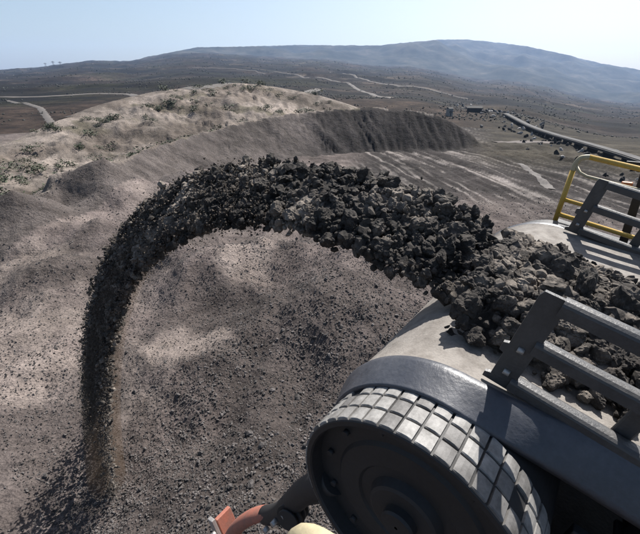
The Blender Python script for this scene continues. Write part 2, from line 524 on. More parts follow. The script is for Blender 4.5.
# ---- dirt tracks across the plain
TRACK = painted('track_dirt', (.075, .064, .055), 1.0, (.04, .034, .029), .9, .12)
PINK = painted('track_red_dirt', (.068, .051, .044), 1.0, (.04, .034, .029), .9, .12)
NEARTRACK = painted('track_near_dirt', (.095, .083, .076), 1.0, (.035, .031, .029), .95, 1.3, bump=1.0)
def track(pts, width, label, mat=TRACK):
    P = [at(*p) for p in pts]
    P = np.array([(p.x, p.y) for p in P])
    L = np.concatenate([[0], np.cumsum(np.hypot(*np.diff(P, axis=0).T))])
    n = int(max(30, L[-1] / max(1.5, width * .25)))
    q = np.linspace(0, L[-1], min(n, 900))
    X, Y = np.interp(q, L, P[:, 0]), np.interp(q, L, P[:, 1])
    k = max(3, len(q) // 14) | 1
    ker = np.hanning(k + 2)[1:-1]; ker /= ker.sum()
    X = np.convolve(np.pad(X, k // 2, mode='edge'), ker, 'valid'); Y = np.convolve(np.pad(Y, k // 2, mode='edge'), ker, 'valid')
    tx, ty = np.gradient(X), np.gradient(Y)
    tl = np.hypot(tx, ty) + 1e-9
    nx, ny = -ty / tl, tx / tl
    W = width * (1 + .25 * noise(q / 9, q * 0, 301))
    rows = []
    for f in (-1, -.6, -.2, .2, .6, 1):
        wf = W / 2 * f * (1 + .45 * noise(q / (width * .9), q * 0 + f * 3, 303) * abs(f))
        px, py = X + nx * wf, Y + ny * wf
        rows.append(np.stack([px, py, gz(px, py) + .02 + .0012 * np.hypot(px, py) * (1.2 - f * f)], 1))
    V = np.stack(rows, 1).reshape(-1, 3)
    i = (np.arange(len(q) - 1)[:, None] * 6 + np.arange(5)[None])
    Fc = np.stack([i, i + 1, i + 7, i + 6], -1).reshape(-1, 4)
    o = np_mesh('dirt_track', V, Fc, mat, smooth=True)
    tag(o, label, kind='structure')
track([(-20, 98), (60, 96), (130, 94), (200, 92), (320, 90)], 7, 'pale dirt track running straight across the dark plain')
track([(8, 101), (40, 108), (66, 119)], 3, 'pale dirt track slanting down to the pale hill')
track([(190, 68), (240, 70), (300, 76), (350, 84), (395, 99)], 6, 'dusty track curving across the plain behind the hill')
track([(330, 72), (400, 88), (470, 99)], 6, 'faint dirt track climbing over the scrub plain')
track([(496, 143), (530, 142), (558, 143)], 7, 'reddish bare strip beyond the end of the ridge', PINK)
track([(520, 164), (535, 174), (552, 190)], 1.3, 'short pale track leading down past the furrows', NEARTRACK)

# ------------------------------------------------------------------ rocks
def clod_material(name, c1, c2, c3):
    m, nt, b = new_mat(name)
    tc = node(nt, 'ShaderNodeTexCoord')
    geo = node(nt, 'ShaderNodeNewGeometry')
    n1 = noise_node(nt, geo.outputs['Position'], 9, 8, .7)
    n0 = noise_node(nt, geo.outputs['Position'], 1.7, 2, .5)
    n2 = noise_node(nt, geo.outputs['Position'], 45, 6, .7)
    mm = node(nt, 'ShaderNodeMath', operation='ADD')
    ml = node(nt, 'ShaderNodeMath', operation='MULTIPLY_ADD')
    nt.links.new(n0.outputs[0], ml.inputs[0]); ml.inputs[1].default_value = .9; ml.inputs[2].default_value = -.45
    nt.links.new(n1.outputs[0], mm.inputs[0]); nt.links.new(ml.outputs[0], mm.inputs[1])
    rp = ramp_node(nt, mm.outputs[0], [(.32, c1), (.52, c2), (.74, c3)])
    nt.links.new(rp.outputs[0], b.inputs['Base Color'])
    b.inputs['Roughness'].default_value = .9
    b.inputs['Specular IOR Level'].default_value = .25
    bp = node(nt, 'ShaderNodeBump')
    bp.inputs['Strength'].default_value = .9
    bp.inputs['Distance'].default_value = .035
    nt.links.new(n1.outputs[0], bp.inputs['Height'])
    b2 = node(nt, 'ShaderNodeBump')
    b2.inputs['Strength'].default_value = .7
    b2.inputs['Distance'].default_value = .01
    nt.links.new(n2.outputs[0], b2.inputs['Height'])
    nt.links.new(bp.outputs[0], b2.inputs['Normal'])
    nt.links.new(b2.outputs[0], b.inputs['Normal'])
    return m
CLOD = clod_material('clod', (.018, .016, .0145), (.058, .050, .043), (.225, .192, .160))
STONE = clod_material('ground_clod', (.035, .032, .030), (.078, .070, .066), (.145, .130, .122))
GRAIN = clod_material('fine_grain', (0.06, 0.0492, 0.0396), (0.096, 0.078, 0.063), (0.126, 0.102, 0.084))

def ico(sub):
    bm = bmesh.new()
    bmesh.ops.create_icosphere(bm, subdivisions=sub, radius=1.0)
    V = np.array([v.co[:] for v in bm.verts]); Fc = np.array([[v.index for v in f.verts] for f in bm.faces])
    bm.free()
    return V, Fc

def clod_shape(sub, seed):
    """angular broken lump: a sphere cut by random planes, then roughened"""
    g = np.random.default_rng(seed)
    V, Fc = ico(sub)
    d = V / np.linalg.norm(V, axis=1)[:, None]
    rad = np.full(len(V), 1.25)
    for k in range(13):
        n = g.normal(size=3); n /= np.linalg.norm(n)
        h = g.uniform(.55, .98)
        c = d @ n
        rad = np.where(c > .05, np.minimum(rad, h / np.maximum(c, .05)), rad)
    rad *= 1 + .17 * noise(d[:, 0] * 1.9 + seed, d[:, 1] * 1.9 + d[:, 2] * 1.5, seed) + .11 * noise(d[:, 0] * 4.3 + d[:, 2] * 2.5, d[:, 1] * 4.3 - d[:, 2] * 3, seed + 5) + .10 * noise(d[:, 0] * 9 - d[:, 2] * 6, d[:, 1] * 9 + d[:, 2] * 7, seed + 9) + .05 * noise(d[:, 0] * 18 + d[:, 2] * 13, d[:, 1] * 18 - d[:, 2] * 11, seed + 12)
    V = d * rad[:, None] * np.array([1.0, g.uniform(.7, 1), g.uniform(.55, .85)])
    return V, Fc

def rot_mats(n, g):
    q = g.normal(size=(n, 4)); q /= np.linalg.norm(q, axis=1)[:, None]
    w, x, y, z = q.T
    return np.stack([np.stack([1 - 2 * (y * y + z * z), 2 * (x * y - z * w), 2 * (x * z + y * w)], -1),
                     np.stack([2 * (x * y + z * w), 1 - 2 * (x * x + z * z), 2 * (y * z - x * w)], -1),
                     np.stack([2 * (x * z - y * w), 2 * (y * z + x * w), 1 - 2 * (x * x + y * y)], -1)], 1)

def swarm(name, P, size, sub, mat, seed, parent=None, kinds=5):
    """many lumps as one mesh"""
    g = np.random.default_rng(seed)
    shapes = [clod_shape(sub, seed * 31 + k) for k in range(kinds)] if sub else None
    if not sub:
        tet = np.array([(1, 1, 1), (1, -1, -1), (-1, 1, -1), (-1, -1, 1)], float) * .75
        shapes = [(tet, np.array([(0, 1, 2), (0, 3, 1), (0, 2, 3), (1, 3, 2)]))]
    which = g.integers(0, len(shapes), len(P))
    VV, FF, off = [], [], 0
    for k, (V, Fc) in enumerate(shapes):
        idx = np.where(which == k)[0]
        if not len(idx): continue
        M = rot_mats(len(idx), g) * size[idx][:, None, None]
        W = np.einsum('nij,vj->nvi', M, V) + P[idx][:, None]
        VV.append(W.reshape(-1, 3))
        FF.append((Fc[None] + (np.arange(len(idx)) * len(V))[:, None, None] + off).reshape(-1, 3))
        off += len(idx) * len(V)
    return np_mesh(name, np.concatenate(VV), np.concatenate(FF), mat, parent, smooth=False)

# loose clods lying on the tipped floor
def scatter_ground():
    n = 56000
    a = rng.uniform(-52, 46, n)
    r = np.exp(rng.uniform(math.log(7.5), math.log(62), n))
    x, y = polar(a, r)
    keep = (fbm(x / 4, y / 4, 3, 401) + .5 * fbm(x / 1.2, y / 1.2, 2, 405) + .5 * sst(-10, 4, x) * sst(34, 20, y)) > rng.uniform(-.9, .9, n)
    for px, py, pr in ((-9.3, 18.6, 2.2), (-6.9, 18.9, 1.4), (-19.5, 19.5, 3.6)):
        keep &= (np.hypot(x - px, y - py) > pr * (1 + .3 * noise(x, y, 407))) | (rng.random(n) < .2)
    nf = 1600
    x = np.concatenate([x[keep], rng.normal(-9.6, 1.5, nf)]); y = np.concatenate([y[keep], rng.normal(9.9, 1.3, nf)]); r = np.hypot(x, y)
    size = .022 + .05 * rng.power(.45, len(x)) * (0.6 + r / 35)
    size *= np.where(rng.random(len(x)) < .012, 2.2, 1) * (1 + .45 * sst(-10, -4, x) * sst(28, 18, y))
    z = gz(x, y) + size * .25
    o = swarm('loose_clods', np.stack([x, y, z], 1), size, 1, STONE, 11, kinds=6)
    tag(o, 'small loose clods strewn over the tipped grey ground', 'clods', kind='stuff')
scatter_ground()

def scatter_grit():
    n = 42000
    a = rng.uniform(-52, 40, n); r = np.exp(rng.uniform(math.log(7.5), math.log(34), n))
    x, y = polar(a, r)
    keep = (fbm(x / 1.6, y / 1.6, 3, 431) + .4 * fbm(x / 6, y / 6, 2, 435)) > rng.uniform(-.8, .8, n)
    x, y, r = x[keep], y[keep], r[keep]
    size = rng.uniform(.018, .045, len(x)) * (.6 + r / 28)
    o = swarm('loose_grit', np.stack([x, y, gz(x, y) + size * .2], 1), size, 0, STONE, 12)
    tag(o, 'fine grit between the loose clods on the tipped ground', 'grit', kind='stuff')
scatter_grit()

# ------------------------------------------------------------------ conveyor head
TH, INC, RAD = 0.902, 0.145, 0.74
U0, Z0 = 0.42, CAM_H - 2.215
tv = np.array([-math.sin(TH), math.cos(TH), 0.0])        # travel direction, level
av = np.array([math.cos(TH), math.sin(TH), 0.0])         # along the drum axle, away
kv = np.array([0, 0, 1.0])
dv = math.cos(INC) * tv + math.sin(INC) * kv             # along the sloping belt
nv = -math.sin(INC) * tv + math.cos(INC) * kv            # out of the belt
CEN = U0 * tv + Z0 * kv                                  # a point of the drum axle
SN, SF = 1.50, 5.20                                      # belt edges along the axle
DN = 1.235                                               # near end of the drum

def W(U, s, h):
    return CEN + nv * (RAD + h) + dv * U + av * s
def arc(phi, s, rad):
    """phi from the point where the belt meets the drum, forwards"""
    return CEN + av * s + rad * (nv * math.cos(phi) + dv * math.sin(phi))

BELT_TOP = painted('dusty_belt', (.175, .158, .140), .85, (.075, .063, .053), .8, 9, bump=.5)
RUBBER = painted('belt_rubber', (.040, .043, .052), .40, (.13, .13, .14), .35, 4.5, bump=.3)
DARK = painted('dark_steel', (.011, .011, .012), .6, (.035, .031, .028), .4, 6)
GREY = painted('grey_guard_steel', (.040, .040, .041), .42, (.10, .092, .085), .4, 9, bump=.25)
TILE = painted('ceramic_tile', (.22, .212, .20), .6, (.04, .036, .032), .9, 8)
TILE_B = painted('ceramic_tile_grimy', (.13, .124, .118), .65, (.03, .027, .024), .9, 9)
YELLOW = painted('yellow_paint', (0.464, 0.288, 0.036), .45, (0.28, 0.2, 0.096), .5, 10)
PALEY = painted('cream_paint', (.36, .31, .19), .55, (.22, .18, .13), .5, 7)
ORANGE = painted('orange_paint', (0.4, 0.12, 0.028), .5, (0.24, 0.12, 0.08), .4, 9)
RED = painted('faded_red_paint', (.30, .105, .07), .65, (.16, .10, .08), .8, 7)
STEEL = painted('worn_bright_steel', (0.336, 0.32, 0.304), .4, (0.2, 0.176, 0.16), .5, 10, metallic=.5)

conveyor = empty('belt_conveyor', tuple(CEN + av * 3.3))
tag(conveyor, 'loaded conveyor belt bending over a tiled head drum', 'conveyor')
def child(o, parent):
    """parent without moving"""
    o.parent = parent
    o.matrix_parent_inverse = Matrix.Translation(parent.location).inverted()
    return o

RIDGE_N, RIDGE_F = 1.83, 4.88
def build_belt():
    def ring_at(b):
        RN = 1.745 + (RIDGE_N - 1.745) * b
        """cross-section; b = 0 flattened on the drum, 1 lips turned down on the straight run"""
        sl, hl = SN + .04 + .15 * b, -.046 - .145 * b
        lip = []
        for t in (1, .93, .8, .65, .5, .35, .22, .12, .05, 0):
            lip.append((RN - (RN - sl) * t ** .85, .03 * (1 - t) ** 2 + (hl + .012) * t ** 1.4))
        lip += [(RN + .035, .022), (RN + .08, .006), (RIDGE_N + .20, 0)]
        mid = [(q, 0) for q in np.linspace(RIDGE_N + .5, RIDGE_F - .5, 8)]
        far = [(RIDGE_N + RIDGE_F - q, h) for q, h in reversed(lip)]
        under = [(far[-1][0], hl - .02), (RIDGE_F - .1, -.046), (RIDGE_N + .1, -.046), (sl, hl - .02)]
        return lip + mid + far, under
    prof, under = ring_at(0)
    nl = 10
    stations = [('f', U) for U in np.linspace(-11, 0, 60)] + [('a', p) for p in np.linspace(0, R_(172), 60)[1:]] + [('r', d) for d in np.linspace(.3, 10.5, 20)]
    V, Fc, mi = [], [], []
    end = R_(172)
    ed = -(nv * math.sin(end)) + dv * math.cos(end)
    for kind, q in stations:
        if kind == 'f':
            pr, un = ring_at(float(sst(.0, -.7, np.array(q))))
        else:
            pr, un = ring_at(0.0)
        for s, h in pr + un:
            if kind == 'f':
                sag = .006 * math.sin(q * 1.9 + s) if q < -.5 else 0
                V.append(W(q, s, h + sag))
            elif kind == 'a':
                V.append(arc(q, s, RAD + h))
            else:
                V.append(arc(end, s, RAD + h) + ed * q)
    n = len(prof) + len(under)
    for i in range(len(stations) - 1):
        for k in range(n):
            k2 = (k + 1) % n
            Fc.append((i * n + k, i * n + k2, (i + 1) * n + k2, (i + 1) * n + k))
            edge = k < nl or k >= len(prof) - nl - 1
            mi.append(1 if edge else 0)
    o = mesh_obj('belt', V, Fc, [BELT_TOP, RUBBER], None, True, mi)
    o['label'] = 'dusty pale conveyor belt with glossy dark rubber edges'
    return child(o, conveyor)
build_belt()

def lathe(name, prof, mat, parent=None, seg=96, smooth=True):
    """prof: list of (s, radius) around the drum axle"""
    V, Fc = [], []
    for i in range(seg):
        p = 2 * math.pi * i / seg
        for s, r in prof:
            V.append(arc(p, s, r))
    n = len(prof)
    for i in range(seg):
        j = (i + 1) % seg
        for k in range(n - 1):
            Fc.append((i * n + k, j * n + k, j * n + k + 1, i * n + k + 1))
    return mesh_obj(name, V, Fc, mat, parent, False)

drum = child(lathe('drum', [(DN + .10, .02), (DN + .10, .30), (DN + .085, .315), (DN + .085, .45), (DN + .105, .47), (DN + .105, .625), (DN + .012, .632),
                       (DN, .640), (DN, .668), (DN + .006, .674), (5.46, .674), (5.47, .64), (5.40, .62), (5.40, .02)], DARK), conveyor)
drum['label'] = 'black head drum with rows of white tiles round its rim'
hub = child(lathe('hub', [(DN - .02, .01), (DN - .02, .09), (DN - .005, .10), (DN + .04, .10), (DN + .04, .19), (DN + .05, .21), (DN + .12, .24)], DARK), conveyor)
def build_tiles():
    rows = [(DN + .006, .105), (DN + .122, .105), (DN + .238, .105)]
    n = 44
    tile_me = {}
    for ri, (s0, w) in enumerate(rows):
        for k in range(n):
            p0 = 2 * math.pi * (k + (.0 if ri != 1 else .0)) / n
            dp = 2 * math.pi / n * .85
            g = random.Random(ri * 100 + k)
            if g.random() < .03: continue
            r1 = .690 + g.uniform(-.002, .002)
            segs = 3
            V, Fc = [], []
            b = .006
            for i in range(segs + 1):
                p = p0 + dp * i / segs
                e = b if i in (0, segs) else 0
                for (s, r) in ((s0, .672), (s0 + .001, r1 - b), (s0 + b, r1 - (e * .5)), (s0 + w - b, r1 - (e * .5)), (s0 + w - .001, r1 - b), (s0 + w, .672)):
                    V.append(arc(p, s, r))
            for i in range(segs):
                for j in range(5):
                    Fc.append((i * 6 + j, i * 6 + j + 1, (i + 1) * 6 + j + 1, (i + 1) * 6 + j))
            Fc.append(tuple(range(6))); Fc.append(tuple(range(segs * 6 + 5, segs * 6 - 1, -1)))
            o = mesh_obj('tile', V, Fc, TILE_B if g.random() < .3 else TILE)
            o.parent = drum
    return
build_tiles()

def obox(name, o0, ex, ey, ez, mat, parent=None, bev=.008):
    """box spanned by three edge vectors from a corner, edges bevelled"""
    o0, ex, ey, ez = [np.asarray(v, float) for v in (o0, ex, ey, ez)]
    bm = bmesh.new()
    vs = [bm.verts.new(o0 + i * ex + j * ey + k * ez) for i in (0, 1) for j in (0, 1) for k in (0, 1)]
    for f in ((0, 1, 3, 2), (4, 6, 7, 5), (0, 4, 5, 1), (2, 3, 7, 6), (0, 2, 6, 4), (1, 5, 7, 3)):
        bm.faces.new([vs[i] for i in f])
    bmesh.ops.recalc_face_normals(bm, faces=bm.faces[:])
    if bev:
        bmesh.ops.bevel(bm, geom=bm.edges[:], offset=bev, segments=2, affect='EDGES', profile=.5)
    me = bpy.data.meshes.new(name)
    bm.to_mesh(me); bm.free()
    me.materials.append(mat)
    o = bpy.data.objects.new(name, me)
    COL.objects.link(o)
    return child(o, parent) if parent else o

def ubox(name, U0_, U1_, s0, s1, h0, h1, mat, parent, bev=.008):
    return obox(name, W(U0_, s0, h0), dv * (U1_ - U0_), av * (s1 - s0), nv * (h1 - h0), mat, parent, bev)

def tube(name, pts, rad, mat, parent=None, seg=14, smooth_steps=0, caps=True, flat=None):
    P = [np.asarray(p, float) for p in pts]
    if smooth_steps:
        Q = []
        for i in range(len(P) - 1):
            p0, p1, p2, p3 = P[max(0, i - 1)], P[i], P[i + 1], P[min(len(P) - 1, i + 2)]
            for k in range(smooth_steps):
                t = k / smooth_steps
                Q.append(.5 * ((2 * p1) + (-p0 + p2) * t + (2 * p0 - 5 * p1 + 4 * p2 - p3) * t * t + (-p0 + 3 * p1 - 3 * p2 + p3) * t ** 3))
        P = Q + [P[-1]]
    rads = rad if isinstance(rad, (list, tuple, np.ndarray)) else [rad] * len(P)
    if len(rads) != len(P):
        rads = np.interp(np.linspace(0, 1, len(P)), np.linspace(0, 1, len(rads)), rads)
    V, Fc = [], []
    ref = np.array([0, 0, 1.0])
    prev = None
    for i, p in enumerate(P):
        t = P[min(i + 1, len(P) - 1)] - P[max(i - 1, 0)]
        t /= np.linalg.norm(t)
        if prev is None:
            a = np.cross(t, ref)
            if np.linalg.norm(a) < .1: a = np.cross(t, np.array([1.0, 0, 0]))
        else:
            a = prev - t * (prev @ t)
        a /= np.linalg.norm(a)
        prev = a
        b = np.cross(t, a)
        for k in range(seg):
            w = 2 * math.pi * k / seg
            fx, fy = flat or (1, 1)
            V.append(p + rads[i] * (a * math.cos(w) * fx + b * math.sin(w) * fy))
    for i in range(len(P) - 1):
        for k in range(seg):
            k2 = (k + 1) % seg
            Fc.append((i * seg + k, i * seg + k2, (i + 1) * seg + k2, (i + 1) * seg + k))
    if caps:
        Fc.append(tuple(reversed(range(seg)))); Fc.append(tuple(range((len(P) - 1) * seg, len(P) * seg)))
    o = mesh_obj(name, V, Fc, mat, None, True)
    if caps:
        o.data.polygons[-1].use_smooth = False; o.data.polygons[-2].use_smooth = False
    return child(o, parent) if parent else o

# bolts and ribs on the drum's end disc
for k in range(12):
    p = 2 * math.pi * k / 12
    b_ = tube('bolt', [arc(p, DN + .115, .545), arc(p, DN + .075, .545)], .022, DARK, None, 6)
    b_.parent = drum
# side frame and girder below the belt
ubox('side_frame', -11, -.93, 1.75, 1.87, -.46, -.215, DARK, conveyor)
ubox('frame_flange', -11, -.90, 1.66, 1.92, -.50, -.465, DARK, conveyor)
ubox('girder', -11, -1.25, 1.8, 4.9, -1.25, -.20, DARK, conveyor, .02)  # boom girder as a solid box, also added to block ground light
ubox('side_frame', -11, -.93, 4.84, 4.96, -.46, -.215, DARK, conveyor)
ubox('bearing_plate', -1.35, -.72, 1.68, 1.74, -1.55, -.47, DARK, conveyor)
for U in (-1.6, -2.6, -3.8, -5.0):
    ubox('frame_rib', U, U + .05, 1.68, 1.75, -.46, -.22, DARK, conveyor, .004)
tube('edge_pipe', [W(-1.50, 1.52, -.30), W(-11, 1.52, -.30)], .018, STEEL, conveyor)
ubox('junction_box', -1.95, -1.70, 1.44, 1.60, -.62, -.42, GREY, conveyor, .015)

# ---- guards either side of the belt
def guard(s, side, label):
    g = empty('side_guard', tuple(W(0, s, 0)))
    tag(g, label, 'guard', 'side guards of the belt')
    tilt = .07
    d2 = math.cos(tilt) * dv - math.sin(tilt) * -nv * 1.0
    d2 = dv * math.cos(tilt) + nv * math.sin(tilt)
    n2 = nv * math.cos(tilt) - dv * math.sin(tilt)
    O = W(-.06, s, 0) 
    def G(u, w, h): return O + d2 * u + av * w + n2 * h
    def gb(name, u0, u1, w0, w1, h0, h1, mat=GREY, bev=.01):
        return obox(name, G(u0, w0, h0), d2 * (u1 - u0), av * (w1 - w0), n2 * (h1 - h0), mat, g, bev)
    # end plate with two slots and a foot, built as a bent strip of plates
    w0, w1 = (-.012, .012)
    yy = []
    bm = bmesh.new()
    outline = [(.0, .63), (.012, .655), (-.125, .655), (-.125, .10), (-.125, .02), (.02, .02), (.02, .055), (-.012, .065), (-.012, .30), (.012, .31), (.012, .345), (-.012, .355), (-.012, .52)]
    outline = [(-.125, .03), (.03, .03), (.03, .065), (.0, .075), (.0, .235), (.026, .242), (.026, .295), (.0, .305), (.0, .625), (-.012, .655), (-.125, .655)]
    vs = [bm.verts.new(G(u, w0, h)) for u, h in outline]
    f = bm.faces.new(vs)
    ext = bmesh.ops.extrude_face_region(bm, geom=[f])
    bmesh.ops.translate(bm, vec=Vector(av * (w1 - w0)), verts=[e for e in ext['geom'] if isinstance(e, bmesh.types.BMVert)])
    bmesh.ops.recalc_face_normals(bm, faces=bm.faces[:])
    me = bpy.data.meshes.new('end_plate'); bm.to_mesh(me); bm.free(); me.materials.append(GREY)
    o = bpy.data.objects.new('end_plate', me); COL.objects.link(o); child(o, g)
    for (u, h) in ((-.062, .30), (-.062, .135)):      # bright rods stand in for slots that show the pale belt
        sl = tube('slot', [G(u - .016, w0 - .004, h), G(u + .016, w0 - .004, h)], .017, STEEL, g, 10, flat=(1, 1))
    for hh, th in ((.618, .042), (.358, .040), (.085, .036)):
        # rail: a channel with rounded upper edge
        V, Fc = [], []
        prof = [(-.035, -th), (-.035, th * .35), (-.03, th * .65), (-.015, th * .9), (.008, th), (.032, th * .92), (.05, th * .68), (.056, th * .35), (.056, -th), (.046, -th), (.046, th * .2), (-.025, th * .2), (-.025, -th)]
        for u in (-.10, -7.0):
            for w, h in prof:
                V.append(G(u, w * 1.0, hh + h))
        n = len(prof)
        for k in range(n):
            Fc.append((k, (k + 1) % n, n + (k + 1) % n, n + k))
        Fc.append(tuple(range(n))[::-1]); Fc.append(tuple(range(n, 2 * n)))
        child(mesh_obj('rail', V, Fc, GREY), g)
    for u in (-.62, -1.45, -2.6, -3.9):
        gb('post', u - .045, u + .045, .058, .078, .03, .65)
        gb('foot', u - .06, u + .06, .02, .12, .02, .032, GREY, .002)
    return g
guard(1.84, -1, 'grey steel three-rail guard on the tiled drum side of the belt')
guard(4.88, 1, 'grey steel three-rail guard on the yellow handrail side of the belt')

# ---- walkway with its yellow handrail beyond the belt
def handrail():
    g = empty('yellow_handrail', tuple(5.7 * av + .4 * tv + kv * (CAM_H - 1.72)))
    tag(g, 'yellow tubular handrail at the end of the walkway beyond the belt', 'handrail')
    sl = .16
    def Hh(u, s, z): return av * s + tv * u + kv * (CAM_H + z + sl * (u - .35))
    tube('post', [Hh(.45, 5.6, -1.72), Hh(.41, 5.6, -.92)], .030, YELLOW, g)
    tube('end_bend', [Hh(.41, 5.6, -.93), Hh(.40, 5.6, -.84), Hh(.36, 5.6, -.765), Hh(.28, 5.6, -.735)], .031, PALEY, g, 14, 5)
    tube('top_rail', [Hh(.285, 5.6, -.736), Hh(-5, 5.6, -.736)], .030, YELLOW, g)
    tube('return_rail', [Hh(.40, 5.6, -.86), Hh(.33, 5.57, -.93), Hh(.25, 5.53, -.945), Hh(-5, 5.53, -.945)], .018, PALEY, g, 10)
    tube('mid_rail', [Hh(.43, 5.6, -1.30), Hh(-5, 5.6, -1.30)], .024, YELLOW, g)
    tube('toe_rail', [Hh(.44, 5.6, -1.50), Hh(-5, 5.6, -1.50)], .028, YELLOW, g)
    for u in (-.9, -2.2):
        tube('post', [Hh(u, 5.6, -1.72), Hh(u, 5.6, -.736)], .030, YELLOW, g)
    w = empty('walkway', tuple(Hh(0, 5.8, -1.76)))
    tag(w, 'dark steel walkway deck under the yellow handrail', 'walkway')
    obox('deck', Hh(.5, 5.25, -1.80), tv * -5.5 - kv * 5.5 * sl, av * 1.0, kv * .06, DARK, w)
    for u in (-.2, -1.6, -3):
        obox('bracket', Hh(u, 5.05, -1.92), tv * .08, av * 1.2, kv * .11, DARK, w, .004)
    b = obox('control_box', Hh(-.10, 5.62, -1.02), tv * -.11, av * .07, kv * .10, ORANGE, None, .012)
    tag(b, 'small orange box fixed to the yellow handrail', 'box')
    # dark stanchion with round fittings
    st = empty('stanchion', tuple(Hh(-.32, 5.9, -1.74)))
    tag(st, 'dark steel stanchion leaning behind the yellow handrail', 'stanchion')
    obox('upright', Hh(-.38, 5.85, -1.74), tv * .09, av * .05, kv * 1.3 + tv * .06, DARK, st, .006)
    obox('cross_arm', Hh(-.38, 5.84, -.72), tv * .30, av * .04, kv * .05, DARK, st, .006)
handrail()

# ---- support arm and rounded cover by the drum
def Q(u, s, z): return tv * u + av * s + kv * (CAM_H + z)
def arm():
    g = empty('support_arm', tuple(Q(1.9, 1.35, -4.1)))
    tag(g, 'curved arm, black above and faded red below, hanging under the drum', 'arm')
    tube('sleeve', [Q(.95, 1.38, -2.45), Q(1.22, 1.36, -2.83), Q(1.5, 1.35, -3.38), Q(1.72, 1.35, -3.66)], [.105, .10, .09, .085], DARK, g, 18, 5)
    tube('red_arm', [Q(1.66, 1.35, -3.55), Q(1.98, 1.35, -3.98), Q(2.32, 1.35, -4.6), Q(2.52, 1.35, -5.3), Q(2.62, 1.35, -6.2)], [.08, .11, .13, .15, .16], RED, g, 18, 6, flat=(1, .6))
    a = obox('end_plate', Q(2.78, 1.32, -4.90), tv * -.50 - kv * 1.15, av * .05, tv * .10 - kv * .04, STEEL, g, .008)
    obox('back_plate', Q(2.80, 1.40, -5.0), tv * -.50 - kv * 1.15, av * .22, tv * .06 - kv * .03, RED, g, .008)
    for k in range(4):
        q = Q(2.72 - .10 * k, 1.31, -5.05 - .23 * k)
        tube('bolt', [q, q - av * .05], .035, STEEL, g, 6)
    for k in range(3):
        q = Q(1.36 + .12 * k, 1.26, -3.12 - .24 * k)
        tube('bolt', [q, q - av * .05], .026, STEEL, g, 6)
    obox('bracket', Q(1.02, 1.30, -2.72), tv * .35 - kv * .42, av * .16, tv * .08 + kv * .06, DARK, g, .01)
    # ribbed clamp
    for k in range(6):
        tube('clamp_ring', [Q(1.30 + k * .012, 1.22 + k * .035, -3.12 - k * .02), Q(1.305 + k * .012, 1.24 + k * .035, -3.125 - k * .02)], .115 if k % 2 else .09, DARK, g, 14)
arm()
def near_rail():
    g = empty('rail_end', tuple(Q(.20, .28, -1.9)))
    tag(g, 'cream painted bent rail end rising below the tiled drum face', 'rail')
    pts = [Q(.29, .30, -1.9), Q(.29, .30, -.92)]
    for k in range(13):
        p = math.pi * k / 12
        pts.append(Q(.19 + .10 * math.cos(p), .30, -.822 + .075 * math.sin(p)))
    pts += [Q(.09, .30, -.92), Q(.09, .30, -1.9)]
    tube('bent_tube', pts, .030, PALEY, g, 16)
    obox('base_plate', Q(.05, .24, -1.92), tv * .28, av * .12, kv * .02, DARK, g, .003)
near_rail()

# ------------------------------------------------------------------ overburden on the belt and in the air
G9 = 9.81
def flight(w, T, dz=0.0, ds=0.0):
    """position after T seconds of a lump leaving the drum; w = 0 at the near low side, 1 at the far high side"""
    k = 2 * w - 1
    v = 7.66 * (1 + .168 * k)
    vz = 2.48 - .21 * k
    s0 = 2.50 + .92 * w + ds
    z0 = CAM_H - 1.42 - .17 + .56 * w + dz
    an = -.015
    d = math.cos(an) * tv + math.sin(an) * av
    return (.40 * tv[None] + av[None] * s0[:, None] + d[None] * (v * T)[:, None]
            + kv[None] * (z0 + vz * T - .5 * G9 * T * T)[:, None])

def heap_h(U, s):
    c = 2.80
    q = np.clip(1 - (np.where(s < c, (s - c) / .68, (s - c) / 1.18)) ** 2, 0, 1)
    return (.155 + .14 * sst(-1.1, .1, U)) * q ** .7 * (1 + .25 * noise(U * 1.3, s * 1.3, 501))

def build_heap():
    Us = np.linspace(-9, .28, 220); ss = np.linspace(2.12, 3.98, 60)
    UU, SS = np.meshgrid(Us, ss, indexing='ij')
    h = heap_h(UU.ravel(), SS.ravel()) * sst(.30, -.15, UU.ravel()) + .05 * fbm(UU.ravel() * 5, SS.ravel() * 5, 3, 511) - .05
    P = CEN + nv[None] * (RAD + h)[:, None] + dv[None] * UU.ravel()[:, None] + av[None] * SS.ravel()[:, None]
    # past the drum crown the load keeps going straight
    n = len(ss)
    q = np.arange(len(Us) - 1)[:, None] * n + np.arange(n - 1)[None]
    Fc = np.stack([q, q + n, q + n + 1, q + 1], -1).reshape(-1, 4)
    o = np_mesh('belt_load', P, Fc, CLOD, smooth=True)
    tag(o, 'fine dark overburden bedding the clods on the belt', 'overburden', kind='stuff')
build_heap()

# lumps riding on the belt
nb = 5600
Ub = -3.4 + 3.7 * rng.random(nb) ** .8
sb = rng.normal(2.95, .52, nb)
okb = (sb > 2.08) & (sb < 4.02)
Ub, sb = Ub[okb], sb[okb]
szb = .018 + .058 * rng.power(.28, len(Ub)) + .04 * (rng.random(len(Ub)) < .025)
szb *= np.where(sb > 3.5, .7, 1)
hb = heap_h(Ub, sb) * .92 + szb * .30 + .015
Pb = CEN + nv[None] * (RAD + hb)[:, None] + dv[None] * Ub[:, None] + av[None] * sb[:, None]

